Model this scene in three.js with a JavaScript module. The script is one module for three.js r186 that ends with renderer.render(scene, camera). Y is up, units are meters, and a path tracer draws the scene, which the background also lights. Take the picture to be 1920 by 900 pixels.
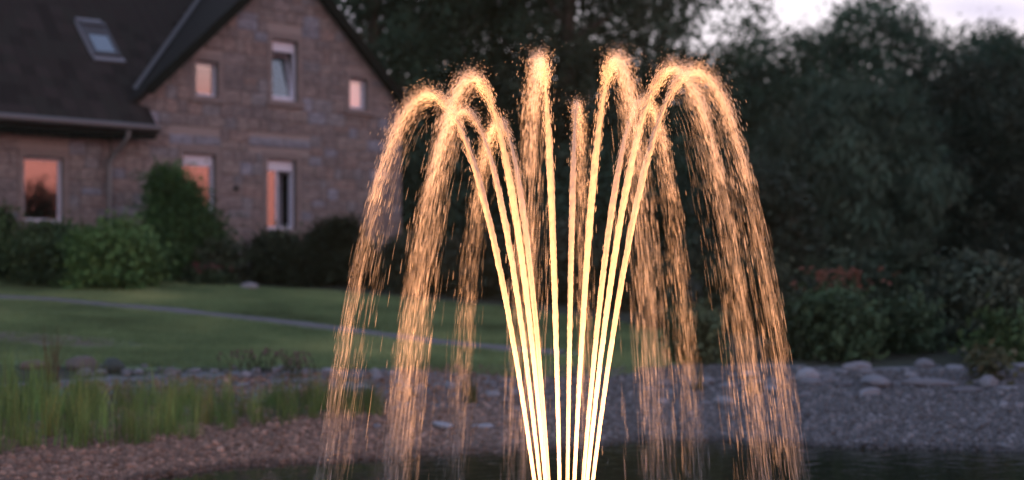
import * as THREE from 'three';
import { mergeGeometries, toCreasedNormals } from 'three/addons/utils/BufferGeometryUtils.js';
import { ImprovedNoise } from 'three/addons/math/ImprovedNoise.js';

/* ---------- camera, sky, sun, exposure ---------- */
const EYE = 1.75;                                   // above the pond's water, which is y = 0
const scene = new THREE.Scene();
const camera = new THREE.PerspectiveCamera(24.53, 1920 / 900, 0.1, 3000);
camera.position.set(0, EYE, 0);
camera.lookAt(0, EYE, -10);
camera.setViewOffset(1920, 1000, 0, 0, 1920, 900);  // lens shifted up so that the house stands straight
camera.focus = 5.9;
camera.userData.fStop = 1.15;
const renderer = new THREE.WebGLRenderer({ antialias: true });
renderer.toneMapping = THREE.LinearToneMapping;
renderer.toneMappingExposure = 1.22;
renderer.shadowMap.enabled = true;
const SUNSET = new THREE.Vector3(0.9, 0, 0.42).normalize();
const smooth = THREE.MathUtils.smoothstep, lerp = THREE.MathUtils.lerp, clamp = THREE.MathUtils.clamp;
const perlin = new ImprovedNoise();
const fbm = (x, y, z, o = 4) => { let s = 0, a = 0.5; for (let i = 0; i < o; i++) { s += a * perlin.noise(x, y, z); x *= 2.03; y *= 2.03; z *= 2.03; a *= 0.5; } return s; };
{
  const W = 1024, H = 512, data = new Float32Array(W * H * 4);
  const stops = (e, list) => { for (let i = 1; i < list.length; i++) if (e <= list[i][0]) { const t = smooth(e, list[i - 1][0], list[i][0]); return [1, 2, 3].map((c) => lerp(list[i - 1][c], list[i][c], t)); } return list.at(-1).slice(1); };
  const away = [[0, 0.80, 0.68, 0.72], [6, 1.12, 1.01, 1.05], [13, 1.05, 0.97, 1.04], [28, 0.44, 0.50, 0.70], [90, 0.22, 0.33, 0.60]];
  const near = [[0, 2.0, 0.52, 0.40], [6, 2.3, 0.66, 0.56], [10, 2.2, 1.5, 1.5], [15, 1.1, 0.95, 1.06], [30, 0.47, 0.52, 0.72], [90, 0.22, 0.33, 0.60]];
  for (let r = 0; r < H; r++) for (let c = 0; c < W; c++) {
    const up = ((r + 0.5) / H - 0.5) * Math.PI, az = ((c + 0.5) / W - 0.5) * 2 * Math.PI, e = Math.max(0, THREE.MathUtils.radToDeg(up));
    const x = Math.cos(az), z = Math.sin(az), g = x * SUNSET.x + z * SUNSET.z, k = smooth(g, -0.1, 1.0);
    const a = stops(e, away), b = stops(e, near);
    const cy = Math.tan(Math.max(up, 0.02)), n = fbm(x * 3.1, cy * 16, z * 3.1 + 4, 4), cl = smooth(n, 0.06, 0.3) * smooth(e, 2, 8) * (1 - 0.5 * smooth(e, 30, 60));
    const ca = Math.atan2(-1, 0.385), cx = ((az - ca) * 57.3 + 0.6 * n) / 2.6, cyy = (e - 10.9 + 0.25 * (az - ca) * 20 + 1.2 * n) / 0.42, streak = Math.exp(-cx * cx - cyy * cyy);
    const out = [0, 1, 2].map((i) => lerp(a[i], b[i], k));
    const tint = [0.66, 0.66, 0.80];
    for (let i = 0; i < 3; i++) data[(r * W + c) * 4 + i] = e <= 0 ? 0.2 : lerp(out[i], out[i] * tint[i], Math.min(1, cl * 0.6 + streak * 0.9));
    data[(r * W + c) * 4 + 3] = 1;
  }
  const t = new THREE.DataTexture(data, W, H, THREE.RGBAFormat, THREE.FloatType);
  t.mapping = THREE.EquirectangularReflectionMapping; t.magFilter = t.minFilter = THREE.LinearFilter; t.needsUpdate = true;
  scene.background = t; scene.environment = t;
  scene.backgroundIntensity = scene.environmentIntensity = 0.9;
  scene.fog = new THREE.FogExp2(new THREE.Color().setRGB(0.50, 0.76, 0.62), 0.0003);
}
const sun = new THREE.DirectionalLight(new THREE.Color(1, 0.60, 0.48), 0.2);   // the afterglow low on the right
sun.position.copy(SUNSET).multiplyScalar(80).setY(14);
sun.castShadow = true; sun.shadow.radius = 90; sun.shadow.mapSize.set(2048, 2048);
Object.assign(sun.shadow.camera, { left: -50, right: 50, top: 40, bottom: -40, near: 1, far: 200 });
sun.target.position.set(0, 1, -22);
scene.add(sun, sun.target);

/* ---------- helpers ---------- */
function rng(seed) { let s = seed >>> 0; return () => { s = (s + 0x6d2b79f5) | 0; let t = Math.imul(s ^ (s >>> 15), 1 | s); t = (t + Math.imul(t ^ (t >>> 7), 61 | t)) ^ t; return ((t ^ (t >>> 14)) >>> 0) / 4294967296; }; }
const gauss = (R) => Math.sqrt(-2 * Math.log(1 - R() * 0.99999)) * Math.cos(6.2832 * R());
const taken = {};
function numbered(n) { const k = taken[n] = (taken[n] ?? -1) + 1; return k ? `${n}_${String(k).padStart(3, '0')}` : n; }
function shade(o) { o.castShadow = o.receiveShadow = true; return o; }
function thing(name, label, category, [x, y, z] = [0, 0, 0], turn = 0, group) {
  const o = new THREE.Group(); o.name = numbered(name); o.position.set(x, y, z); o.rotation.y = turn;
  o.userData = { label, category }; if (group) o.userData.group = group; scene.add(o); return o;
}
function part(name, geo, mat, parent, label) { const m = shade(new THREE.Mesh(geo, mat)); m.name = name; if (label) m.userData.label = label; parent.add(m); return m; }
function single(name, label, category, geo, mat, [x, y, z] = [0, 0, 0], group) { const m = shade(new THREE.Mesh(geo, mat)); m.name = numbered(name); m.position.set(x, y, z); m.userData = { label, category }; if (group) m.userData.group = group; scene.add(m); return m; }
function struct(name, geo, mat) { const m = shade(new THREE.Mesh(geo, mat)); m.name = numbered(name); m.userData = { kind: 'structure' }; scene.add(m); return m; }
const M4 = new THREE.Matrix4(), V = (x, y, z) => new THREE.Vector3(x, y, z);
function instances(name, geo, mat, list, parent, colors) {     // list of Matrix4
  const m = shade(new THREE.InstancedMesh(geo, mat, list.length)); m.name = name;
  list.forEach((q, i) => { m.setMatrixAt(i, q); if (colors) m.setColorAt(i, colors[i]); });
  (parent ?? scene).add(m); return m;
}
const std = (r, g, b, rough = 0.9, more = {}) => new THREE.MeshStandardMaterial({ color: new THREE.Color().setRGB(r, g, b), roughness: rough, ...more });
function noiseMap(size, fn, srgb) {
  const d = new Uint8Array(size * size * 4);
  for (let y = 0; y < size; y++) for (let x = 0; x < size; x++) { const v = fn(x / size, y / size); for (let c = 0; c < 3; c++) d[(y * size + x) * 4 + c] = clamp(Math.round(255 * (v[c] ?? v)), 0, 255); d[(y * size + x) * 4 + 3] = 255; }
  const t = new THREE.DataTexture(d, size, size); t.wrapS = t.wrapT = THREE.RepeatWrapping; t.magFilter = THREE.LinearFilter; t.minFilter = THREE.LinearMipmapLinearFilter; t.generateMipmaps = true; if (srgb) t.colorSpace = THREE.SRGBColorSpace; t.needsUpdate = true; return t;
}
const tileNoise = (u, v, f, s) => {                            // repeats every 1
  const a = 6.28318 * u, b = 6.28318 * v, r = f / 6.28318;
  return fbm(Math.cos(a) * r + s, Math.sin(a) * r + Math.cos(b) * r, Math.sin(b) * r - s, 4);
};
const grainTex = noiseMap(256, (u, v) => 0.5 + 0.9 * tileNoise(u, v, 14, 3));
function box(x0, x1, y0, y1, z0, z1) { const g = new THREE.BoxGeometry(x1 - x0, y1 - y0, z1 - z0); g.translate((x0 + x1) / 2, (y0 + y1) / 2, (z0 + z1) / 2); return g; }
function tube(points, r, seg = 24, rad = 8) { return new THREE.TubeGeometry(new THREE.CatmullRomCurve3(points.map((p) => V(...p)), false, 'centripetal'), seg, r, rad); }

/* ---------- lie of the land: pond outline in (x, depth), height above the water ---------- */
const POND = [[-2.9, 2.2], [-3.7, 4], [-4.0, 6.5], [-3.65, 8.75], [-3.3, 9.6], [-2.88, 10.3], [-2.38, 10.75], [-1.88, 10.95], [-1.26, 11.15], [-0.8, 11.45], [0, 11.7], [0.51, 11.9], [1.53, 12.5], [2.37, 12.35], [3.3, 11.9], [4.83, 11.6], [7, 11], [8.4, 9], [8.6, 6], [7, 3], [4, 1.9], [0, 1.8]];
function inside(poly, x, d) { let c = false; for (let i = 0, j = poly.length - 1; i < poly.length; j = i++) { const [a, b] = poly[i], [e, f] = poly[j]; if (b > d !== f > d && x < ((e - a) * (d - b)) / (f - b) + a) c = !c; } return c; }
function edge(poly, x, d, open) {
  let m = 1e9;
  for (let i = 0, j = poly.length - 1; i < poly.length; j = i++) {
    if (open && i === 0) continue;
    const [a, b] = poly[j], [e, f] = poly[i], t = clamp(((x - a) * (e - a) + (d - b) * (f - b)) / ((e - a) ** 2 + (f - b) ** 2), 0, 1);
    m = Math.min(m, Math.hypot(x - a - t * (e - a), d - b - t * (f - b)));
  }
  return m;
}
const shore = (x, d) => edge(POND, x, d) * (inside(POND, x, d) ? -1 : 1) + 0.10 * perlin.noise(x * 0.9, d * 0.9, 2.2);
const RISE = [[-3, -0.9], [-1, -0.35], [0, 0], [1.2, 0.15], [3, 0.37], [3.6, 0.5], [14.5, 1.49], [22, 1.55], [60, 2.3], [4000, 2.3]];
function height(x, z) {
  const d = -z, q = shore(x, d);
  let h = -0.9;
  for (let i = 1; i < RISE.length; i++) if (q <= RISE[i][0]) { const [a, b] = RISE[i - 1], [e, f] = RISE[i]; h = q < a ? b : b + ((q - a) / (e - a)) * (f - b); break; }
  const land = smooth(q, 0, 2.5);
  if (d < 2) h = Math.min(h, 0.42);
  return h + land * 0.07 * fbm(x * 0.35, 7.1, z * 0.35, 3) + 0.012 * perlin.noise(x * 3, 1, z * 3);
}
const LAWN = [[-60, 14], [-60, 24.4], [-10, 24.2], [-6.5, 24.0], [-3.5, 23.5], [-0.5, 21.8], [1.2, 20.2], [2.5, 18.8], [2.9, 17.2], [2.4, 16.2], [1.3, 15.4], [0.4, 15.2], [-1.2, 14.95], [-3, 14.75], [-5, 14.4], [-8, 13.6], [-12, 12], [-20, 10], [-60, 8]];
const PATH = [[-16, 21.3], [-12, 20.9], [-8.54, 20.55], [-7.2, 20.4], [-5.75, 19.95], [-4.24, 19.15], [-2.68, 18.25], [-1.22, 17.5], [0, 16.95], [0.7, 16.65]];

/* ---------- ground: one grid split into lawn, pebbles, soil and pond bed ---------- */
{
  const line = (lo, hi, step, far) => { const a = []; for (let x = lo; x <= hi + 1e-6; x += step) a.push(x); let s = step; for (let x = hi; x < far; ) { s *= 1.35; x += s; a.push(x); } s = step; for (let x = lo; x > -far; ) { s *= 1.35; x -= s; a.unshift(x); } return a; };
  const xs = line(-13, 12, 0.13, 900), zs = line(-34, -1, 0.13, 900), nx = xs.length, nz = zs.length;
  const pos = new Float32Array(nx * nz * 3), uv = new Float32Array(nx * nz * 2), col = new Float32Array(nx * nz * 3);
  for (let j = 0; j < nz; j++) for (let i = 0; i < nx; i++) {
    const x = xs[i], z = zs[j], k = j * nx + i;
    pos.set([x, height(x, z), z], k * 3); uv.set([x, z], k * 2);
  }
  const sets = { lawn: [], pebble_shore: [], bank: [], ground: [], pond_bed: [] };
  for (let j = 0; j < nz - 1; j++) for (let i = 0; i < nx - 1; i++) {
    const x = (xs[i] + xs[i + 1]) / 2, d = -(zs[j] + zs[j + 1]) / 2, q = shore(x, d), w = 0.25 * perlin.noise(x * 1.3, 4, d * 1.3);
    const name = q < -0.7 ? 'pond_bed' : q < 1.5 + w ? 'pebble_shore' : inside(LAWN, x, d + w) ? 'lawn' : q < 3.7 + w ? 'bank' : 'ground';
    const a = j * nx + i, b = a + 1, c = a + nx, e = c + 1;
    sets[name].push(a, c, b, b, c, e);
  }
  const C = { lawn: [0.115, 0.17, 0.09], pebble_shore: [0.16, 0.12, 0.105], bank: [0.12, 0.13, 0.145], ground: [0.026, 0.032, 0.02], pond_bed: [0.03, 0.03, 0.02] };
  for (const [name, index] of Object.entries(sets)) {
    const map = new Map(), p = [], u = [], c = [], ix = [];
    for (const k of index) {
      if (!map.has(k)) {
        map.set(k, p.length / 3); p.push(pos[k * 3], pos[k * 3 + 1], pos[k * 3 + 2]); u.push(uv[k * 2] / 1.7, uv[k * 2 + 1] / 1.7);
        const x = pos[k * 3], z = pos[k * 3 + 2], n = fbm(x * 0.5, 3, z * 0.5, 4), m = fbm(x * 2.2, 9, z * 2.2, 3);
        let rgb = C[name].map((v) => v * (1 + 0.55 * n + 0.5 * m));
        if (name === 'lawn') {                                  // worn brown patch on the left, drier streaks
          const t = smooth(n, 0.05, 0.35); rgb = [rgb[0] * (1 + 0.35 * t), rgb[1] * (1 + 0.05 * t), rgb[2]];
          const ex = (x + 6.7) / 1.9, ez = (z + 16.35 - 0.05 * (x + 6.7)) / 0.5, w = 1 - smooth(Math.hypot(ex, ez) + 0.6 * m, 0.7, 1.05);
          rgb = rgb.map((v, i) => lerp(v, [0.13, 0.11, 0.09][i], w));
        }
        if (name === 'pebble_shore') { const t = smooth(x, -1.2, 2.2); rgb = rgb.map((v, i) => lerp(v, v * [0.72, 0.98, 1.25][i], t)); }
        c.push(...rgb);
      }
      ix.push(map.get(k));
    }
    const g = new THREE.BufferGeometry();
    g.setAttribute('position', new THREE.Float32BufferAttribute(p, 3)); g.setAttribute('uv', new THREE.Float32BufferAttribute(u, 2)); g.setAttribute('color', new THREE.Float32BufferAttribute(c, 3)); g.setIndex(ix); g.computeVertexNormals();
    struct(name, g, new THREE.MeshStandardMaterial({ vertexColors: true, roughness: 0.95, bumpMap: grainTex, bumpScale: name === 'lawn' ? 0.05 : 0.03 }));
  }
}
{ // the pond: dark still water with faint ripples
  const s = new THREE.Shape(POND.map(([x, d]) => new THREE.Vector2(...[x, d]))), grow = new THREE.Shape();
  const cx = 2.3, cd = 7; POND.forEach(([x, d], i) => { const k = 1 + 0.9 / Math.hypot(x - cx, d - cd); grow[i ? 'lineTo' : 'moveTo'](cx + (x - cx) * k, cd + (d - cd) * k); });
  const g = new THREE.ShapeGeometry(grow); g.rotateX(-Math.PI / 2);
  const ripple = noiseMap(256, (u, v) => 0.5 + 0.8 * tileNoise(u, v, 9, 11)); ripple.repeat.set(0.55, 0.9);
  struct('pond', g, new THREE.MeshPhysicalMaterial({ color: new THREE.Color().setRGB(0.018, 0.021, 0.014), roughness: 0.06, ior: 1.33, bumpMap: ripple, bumpScale: 0.004 }));
}
{ // paved strip across the lawn
  const c = new THREE.CatmullRomCurve3(PATH.map(([x, d]) => V(x, 0, -d))), n = 160, p = [], u = [], ix = [], R = rng(5);
  for (let i = 0; i <= n; i++) {
    const a = c.getPoint(i / n), t = c.getTangent(i / n), s = V(-t.z, 0, t.x).normalize(), w = 0.085 + 0.03 * R();
    for (const [k, dy] of [[-w - 0.01, -0.06], [-w, 0.03], [w, 0.03], [w + 0.01, -0.06]]) { const q = a.clone().addScaledVector(s, k); p.push(q.x, height(q.x, q.z) + dy, q.z); u.push(i * 0.15, k); }
    if (i) for (let k = 0; k < 3; k++) { const b = i * 4 + k, a0 = b - 4; ix.push(a0, a0 + 1, b, b, a0 + 1, b + 1); }
  }
  const g = new THREE.BufferGeometry(); g.setAttribute('position', new THREE.Float32BufferAttribute(p, 3)); g.setAttribute('uv', new THREE.Float32BufferAttribute(u, 2)); g.setIndex(ix); g.computeVertexNormals();
  struct('path', g, new THREE.MeshStandardMaterial({ color: new THREE.Color().setRGB(0.13, 0.132, 0.145), roughness: 0.9, bumpMap: grainTex, bumpScale: 0.01, side: THREE.DoubleSide }));
}

/* ---------- the house ---------- */
const HOUSE_Y = 1.4, TURN = THREE.MathUtils.degToRad(40);
{
  const house = thing('house', 'stone house with steep dark tiled roofs and gable behind the lawn', 'house', [-5.235, HOUSE_Y, -28], TURN);
  const R = rng(77);
  const tex = noiseMap(256, (u, v) => { const n = tileNoise(u, v, 10, 1), m = tileNoise(u, v, 40, 6); return [0.76 + 0.3 * n + 0.25 * m, 0.76 + 0.3 * n + 0.25 * m, 0.76 + 0.28 * n + 0.25 * m]; }, true);
  const stoneMats = [[0.305, 0.275, 0.27], [0.295, 0.272, 0.275], [0.32, 0.295, 0.288], [0.26, 0.245, 0.25], [0.285, 0.298, 0.325], [0.295, 0.33, 0.40], [0.325, 0.275, 0.262], [0.24, 0.225, 0.232], [0.33, 0.37, 0.455]].map((c) => std(...c, 0.92, { map: tex, bumpMap: grainTex, bumpScale: 0.012 }));
  const mortar = std(0.235, 0.215, 0.21, 0.95, { bumpMap: grainTex, bumpScale: 0.01 });
  const trim = std(0.33, 0.295, 0.29, 0.9, { map: tex, bumpMap: grainTex, bumpScale: 0.006 });
  const white = std(0.50, 0.57, 0.70, 0.4), darkRoom = std(0.05, 0.045, 0.04, 0.95);
  const glass = new THREE.MeshPhysicalMaterial({ color: 0xffffff, roughness: 0.015, transmission: 1, thickness: 0, ior: 2.3, specularIntensity: 1 });
  // stone blocks: chamfered unit boxes whose faces are a little uneven, scaled per block
  const block = (seed) => {
    const r = rng(seed), j = () => (r() - 0.5) * 0.05, b = 0.045, g = new THREE.BoxGeometry(1, 1, 1).toNonIndexed();
    const v = [[-0.5, -0.5, 0], [0.5, -0.5, 0], [0.5, 0.5, 0], [-0.5, 0.5, 0], [-0.5, -0.5, 0.7], [0.5, -0.5, 0.7], [0.5, 0.5, 0.7], [-0.5, 0.5, 0.7]].map(([x, y, z]) => [x + j() * 0.6, y + j(), z]);
    const f = v.slice(4).map(([x, y]) => [x - Math.sign(x) * b, y - Math.sign(y) * b * 1.6, 1 + (r() - 0.5) * 0.3]), all = [...v, ...f], q = [[0, 1, 5, 4], [1, 2, 6, 5], [2, 3, 7, 6], [3, 0, 4, 7], [4, 5, 9, 8], [5, 6, 10, 9], [6, 7, 11, 10], [7, 4, 8, 11], [8, 9, 10, 11]], p = [], u = [];
    for (const [a, c, d, e] of q) for (const k of [a, c, d, a, d, e]) { p.push(...all[k]); u.push(all[k][0] * 0.3 + seed * 0.37, all[k][1] * 0.3 + seed * 0.61); }
    const o = new THREE.BufferGeometry(); o.setAttribute('position', new THREE.Float32BufferAttribute(p, 3)); o.setAttribute('uv', new THREE.Float32BufferAttribute(u, 2)); o.computeVertexNormals(); return o;
  };
  const blocks = [1, 2, 3, 4, 5, 6].map(block);
  function masonry(wall, x0, x1, top, y0, yTop, z, holes, rows, slabs, most) {
    let y = y0;
    const specs = [], put = (a, b, c, d, m) => specs.push([Math.floor(R() * 6), m, V((a + b) / 2, (c + d) / 2, z - 0.004), V(b - a - 0.014, d - c - 0.014, 0.022 + R() * 0.016)]);
    for (const [a, b, c, d] of slabs) put(a, b, c, d, stoneMats[R() < 0.5 ? 5 : 8]);
    const blocked = [...holes, ...slabs];
    while (y < yTop - 0.06) {
      const h = Math.min(yTop - y, lerp(rows[0], rows[1], R())), mid = y + h, lo = Math.max(x0, top ? top(mid)[0] : x0), hi = Math.min(x1, top ? top(mid)[1] : x1);
      let spans = [[lo, hi]];
      for (const [a, b, c, d] of blocked) if (d > y + 0.02 && c < y + h - 0.02) spans = spans.flatMap(([s, e]) => [[s, Math.min(e, a)], [Math.max(s, b), e]].filter(([m, n]) => n - m > 0.03));
      for (const [s, e] of spans) {
        let x = s;
        while (x < e - 0.02) {
          let w = 0.2 + 0.36 * R() ** 1.4; if (e - x - w < 0.16) w = e - x; if (w > 0.7) w /= 2;
          const pick = R(), m = stoneMats[pick < 0.2 ? 0 : pick < 0.38 ? 1 : pick < 0.52 ? 2 : pick < 0.66 ? 3 : pick < 0.76 ? 4 : pick < 0.82 ? 5 : pick < 0.9 ? 6 : pick < 0.97 ? 7 : 8];
          if (R() < 0.15 && h > 0.24 && w > 0.3) { const c = y + h * (0.4 + 0.2 * R()); put(x, x + w, y, c, m); put(x, x + w, c, y + h, stoneMats[Math.floor(R() * 7)]); } else put(x, x + w, y, y + h, m);
          x += w;
        }
      }
      y += h;
    }
    specs.sort((p, q) => q[3].x * q[3].y - p[3].x * p[3].y);
    const rest = new Map();
    specs.forEach(([b, m, p, k], i) => {
      if (i < most) { const o = part('stone', blocks[b], m, wall); o.position.copy(p); o.scale.copy(k); return; }
      const g = blocks[b].clone(); g.applyMatrix4(new THREE.Matrix4().compose(p, new THREE.Quaternion(), k)); if (!rest.has(m)) rest.set(m, []); rest.get(m).push(g);
    });
    for (const [m, gs] of rest) part('stones', mergeGeometries(gs), m, wall).userData.kind = 'stuff';
  }
  const AX = 0.137, AY = 7.42, SL = 0.99;
  // [x0, x1, y0, y1] of the openings
  const W1 = [-2.13, -1.6, 4.065, 4.84], W2 = [-0.28, 0.39, 4.13, 5.53], W3 = [1.79, 2.3, 4.107, 4.85], W4 = [-2.43, -1.66, 1.3, 2.81], W5 = [-0.40, 0.35, 1.19, 2.80], W6 = [-5.76, -4.97, 1.24, 2.55];
  const around = ([a, b, c, d], m = 0.11) => [a - m, b + m, c - 0.13, d + 0.15];
  function backing(outline, holes, z, depth) {
    const s = new THREE.Shape(outline.map((p) => new THREE.Vector2(...p)));
    for (const [a, b, c, d] of holes) s.holes.push(new THREE.Path([new THREE.Vector2(a, c), new THREE.Vector2(a, d), new THREE.Vector2(b, d), new THREE.Vector2(b, c)]));
    const g = new THREE.ExtrudeGeometry(s, { depth, bevelEnabled: false }); g.translate(0, 0, z - depth); return g;
  }
  const gable = part('wall', backing([[-4.0, -0.6], [3.28, -0.6], [3.28, AY - SL * (3.28 - AX)], [AX, AY], [-4.0, AY - SL * (AX + 4.0)]], [W1, W2, W3, W4, W5], 0, 0.34), mortar, house, 'gable wall of mixed pinkish and grey stone blocks');
  masonry(gable, -4.0, 3.28, (y) => [AX - (AY - y) / SL, AX + (AY - y) / SL], 0.05, 7.35, 0, [W1, W2, W3, W4, W5].map((w) => around(w)), [0.19, 0.31], [[-0.85, 0.02, 3.05, 3.27], [0.03, 0.72, 3.06, 3.27], [-2.75, -2.2, 2.98, 3.2], [-2.18, -1.55, 3.0, 3.2]], 220);
  const wing = part('wall', backing([[-13, -0.6], [-4.0, -0.6], [-4.0, 3.7], [-13, 3.7]], [W6], -0.09, 0.34), mortar, house, 'shaded wing wall under the long eave');
  masonry(wing, -7.6, -4.0, null, 0.3, 3.3, -0.09, [around(W6)], [0.19, 0.3], [], 80);
  part('wall', box(3.0, 3.28, -0.6, 4.25, -8, -0.342), mortar, house); part('wall', box(-13, 3.28, -0.6, 4.2, -8.3, -8.0), mortar, house); part('floor', box(-12.9, 2.99, -0.3, 0.1, -7.99, -0.44), darkRoom, house); part('floor', box(-12.9, 2.9, 3.0, 3.03, -7.9, -0.44), darkRoom, house);
  // windows
  const bar = (a, b, c, d, z, t = 0.05) => box(a, b, c, d, z - t, z);
  function windowAt([a, b, c, d], z, { shutter = 0, split = 0, tilt = 0, rim = 0.06, blind, label } = {}) {
    const zz = z - 0.13, f = [bar(a, b, d - rim, d, zz), bar(a, b, c, c + rim + 0.02, zz), bar(a, a + rim, c + rim + 0.02, d - rim, zz), bar(b - rim, b, c + rim + 0.02, d - rim, zz)];
    const top = d - rim - shutter;
    if (split) f.push(bar(a + split - 0.025, a + split + 0.025, c + rim + 0.02, top, zz));
    const w = part('window', mergeGeometries(f), white, house, label);
    if (shutter) part('shutter_box', box(a + rim + 0.002, b - rim - 0.002, top, d - rim - 0.003, zz - 0.05, zz + 0.035), white, w);
    const x0 = a + rim, x1 = split ? a + split - 0.025 : b - rim, y0 = c + rim + 0.02;
    if (tilt) {
      const s = 0.05, gr = mergeGeometries([bar(x0, x1, 0, s, 0, 0.04), bar(x0, x1, top - y0 - s, top - y0, 0, 0.04), bar(x0, x0 + s, s, top - y0 - s, 0, 0.04), bar(x1 - s, x1, s, top - y0 - s, 0, 0.04)]);
      const sash = part('sash', gr.rotateX(-tilt).translate(0, y0, zz - 0.01), white, w);
      part('pane', box(x0 + s, x1 - s, s, top - y0 - s, -0.025, -0.024).rotateX(-tilt).translate(0, y0, zz - 0.01), glass, w);
    } else part('pane', new THREE.PlaneGeometry(x1 - x0, top - y0).translate((x0 + x1) / 2, (top + y0) / 2, zz - 0.028), glass, w);
    if (blind) part('blind', box(x0, x1, y0, top, zz - 0.06, zz - 0.05), std(0.8, 0.76, 0.75, 0.9), w);
    if (split) {                                               // added second casement, open to the dark room in place of a dark reflection
      const L = b - rim - (a + split + 0.025), g = mergeGeometries([bar(-L, 0, 0, 0.05, 0, 0.04), bar(-L, 0, top - y0 - 0.05, top - y0, 0, 0.04), bar(-L, -L + 0.05, 0.05, top - y0 - 0.05, 0, 0.04), bar(-0.05, 0, 0.05, top - y0 - 0.05, 0, 0.04)]).rotateY(-1.3).translate(b - rim, y0, zz - 0.06);
      const sash = part('sash', g, white, w); part('pane', new THREE.PlaneGeometry(L - 0.1, top - y0 - 0.1).translate(-L / 2, (top - y0) / 2, 0.02).rotateY(-1.3).translate(b - rim, y0, zz - 0.06), glass, sash);
    }
    const e = 0.11, zs = z + 0.004;
    part('lintel', box(a - e, b + e, d, d + 0.15, z - 0.12, zs + 0.03), trim, w); part('sill', box(a - e - 0.03, b + e + 0.03, c - 0.13, c, z - 0.12, zs + 0.075), trim, w);
    part('jamb', box(a - e, a, c, d, z - 0.12, zs + 0.028), trim, w); part('jamb', box(b, b + e, c, d, z - 0.12, zs + 0.028), trim, w);
    return w;
  }
  windowAt(W1, 0, { label: 'small upper window on the left of the gable' });
  windowAt(W2, 0, { shutter: 0.2, tilt: 0.2, label: 'tall upper window with its sash tilted open' });
  windowAt(W3, 0, { blind: true, label: 'small upper window on the right of the gable, with a pale blind drawn down' });
  windowAt(W4, 0, { shutter: 0.2, label: 'ground floor window half hidden by the conifer bush' });
  windowAt(W5, 0, { shutter: 0.2, split: 0.33, label: 'ground floor window with an added open casement standing in for a dark reflection' });
  windowAt(W6, -0.09, { label: 'window in the wing reflecting a red sky' });
  part('rear_partition', box(-12.8, 2.95, 0.1, 3.0, -4.2, -4.1), darkRoom, house); part('rear_partition', box(-3.6, 2.6, 3.03, 5.4, -4.2, -4.1), darkRoom, house);
  // roofs: slabs with rows of tiles
  const tileMats = [[0.024, 0.022, 0.021], [0.018, 0.0165, 0.016], [0.030, 0.027, 0.026], [0.024, 0.024, 0.022]].map((c) => new THREE.MeshPhysicalMaterial({ color: new THREE.Color().setRGB(...c), roughness: 0.95, specularIntensity: 0.3, bumpMap: grainTex, bumpScale: 0.004 }));
  const tile = (() => { const s = new THREE.Shape(); s.moveTo(-0.145, 0); s.lineTo(-0.145, 0.016); s.quadraticCurveTo(-0.08, 0.05, -0.02, 0.018); s.lineTo(0.14, 0.016); s.lineTo(0.14, 0); const g = new THREE.ExtrudeGeometry(s, { depth: 0.36, bevelEnabled: false, curveSegments: 4 }); g.rotateX(0.055); return g; })();
  // origin, u along the eave, v up the slope, n outwards
  function roof(label, slab, origin, u, v, inPlan, nu, nv, rank, most) {
    const r = part('roof', slab, tileMats[1], house, label), n = u.clone().cross(v).normalize(), spots = [];
    for (let j = 0; j < nv; j++) for (let i = 0; i < nu; i++) { const p = origin.clone().addScaledVector(u, 0.285 * (i + 0.5)).addScaledVector(v, 0.33 * j); if (inPlan(p)) spots.push(p); }
    spots.sort((a, b) => rank(a) - rank(b));
    const basis = (p) => new THREE.Matrix4().makeBasis(u, n, v.clone().negate()).setPosition(p.clone().addScaledVector(v, 0.33).addScaledVector(n, 0.02 + 0.004 * R()));
    spots.slice(0, most).forEach((p) => { const t = part('roof_tile', tile, tileMats[Math.floor(R() * 4)], r); t.applyMatrix4(basis(p)); });
    if (spots.length > most) { const m = instances('roof_tiles', tile, tileMats[0], spots.slice(most).map(basis), r); m.userData.kind = 'stuff'; }
    return r;
  }
  const quad = (pts, t) => { // slab from a convex polygon, t thick downwards
    const n = pts.length, p = [], ix = []; for (const dy of [0, -t]) for (const q of pts) p.push(q[0], q[1] + dy, q[2]);
    for (let i = 1; i < n - 1; i++) ix.push(0, i, i + 1, n, n + i + 1, n + i);
    for (let i = 0; i < n; i++) { const k = (i + 1) % n; ix.push(i, n + i, k, k, n + i, n + k); }
    const g = new THREE.BufferGeometry(); g.setAttribute('position', new THREE.Float32BufferAttribute(p, 3)); g.setIndex(ix); const o = g.toNonIndexed(); o.computeVertexNormals(); return o;
  };
  const EZ = 0.5, EY = 3.25, ridge = 7.47, RY = (z) => EY + (EZ - z), s2 = Math.SQRT1_2;
  const RZ = EZ - (ridge - EY);
  const leftPts = [[-13.5, EY, EZ], [-3.22, EY, EZ], [-3.22, RY(0.02), 0.02], [-3.6, RY(-0.02), -0.02], [AX, ridge, RZ], [-13.5, ridge, RZ]];
  const main = roof('long dark tiled roof of the wing, low at its eave', quad(leftPts.slice(0, 2).concat(leftPts.slice(2)), 0.16), V(-10.5, EY, EZ), V(1, 0, 0), V(0, s2, -s2), (p) => p.x < -3.3 + 0.0 * p.z + (p.z < 0 ? Math.max(0, -p.z * 0.88 - 0.05) : 0.02) && p.z > RZ + 0.2, 50, 19, (p) => (p.y - EY) + Math.abs(p.x + 4) * 0.45, 210);
  part('roof', quad([[-13.5, ridge, RZ], [AX, ridge, RZ], [AX, 3.6, -8.3], [-13.5, 3.6, -8.3]], 0.16), tileMats[0], house);
  // gable roof, left slope (between valley and verge) and right slope
  const OV = 0.22, gy = (x) => 7.47 - SL * Math.abs(x - AX) + 0.06;
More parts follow.
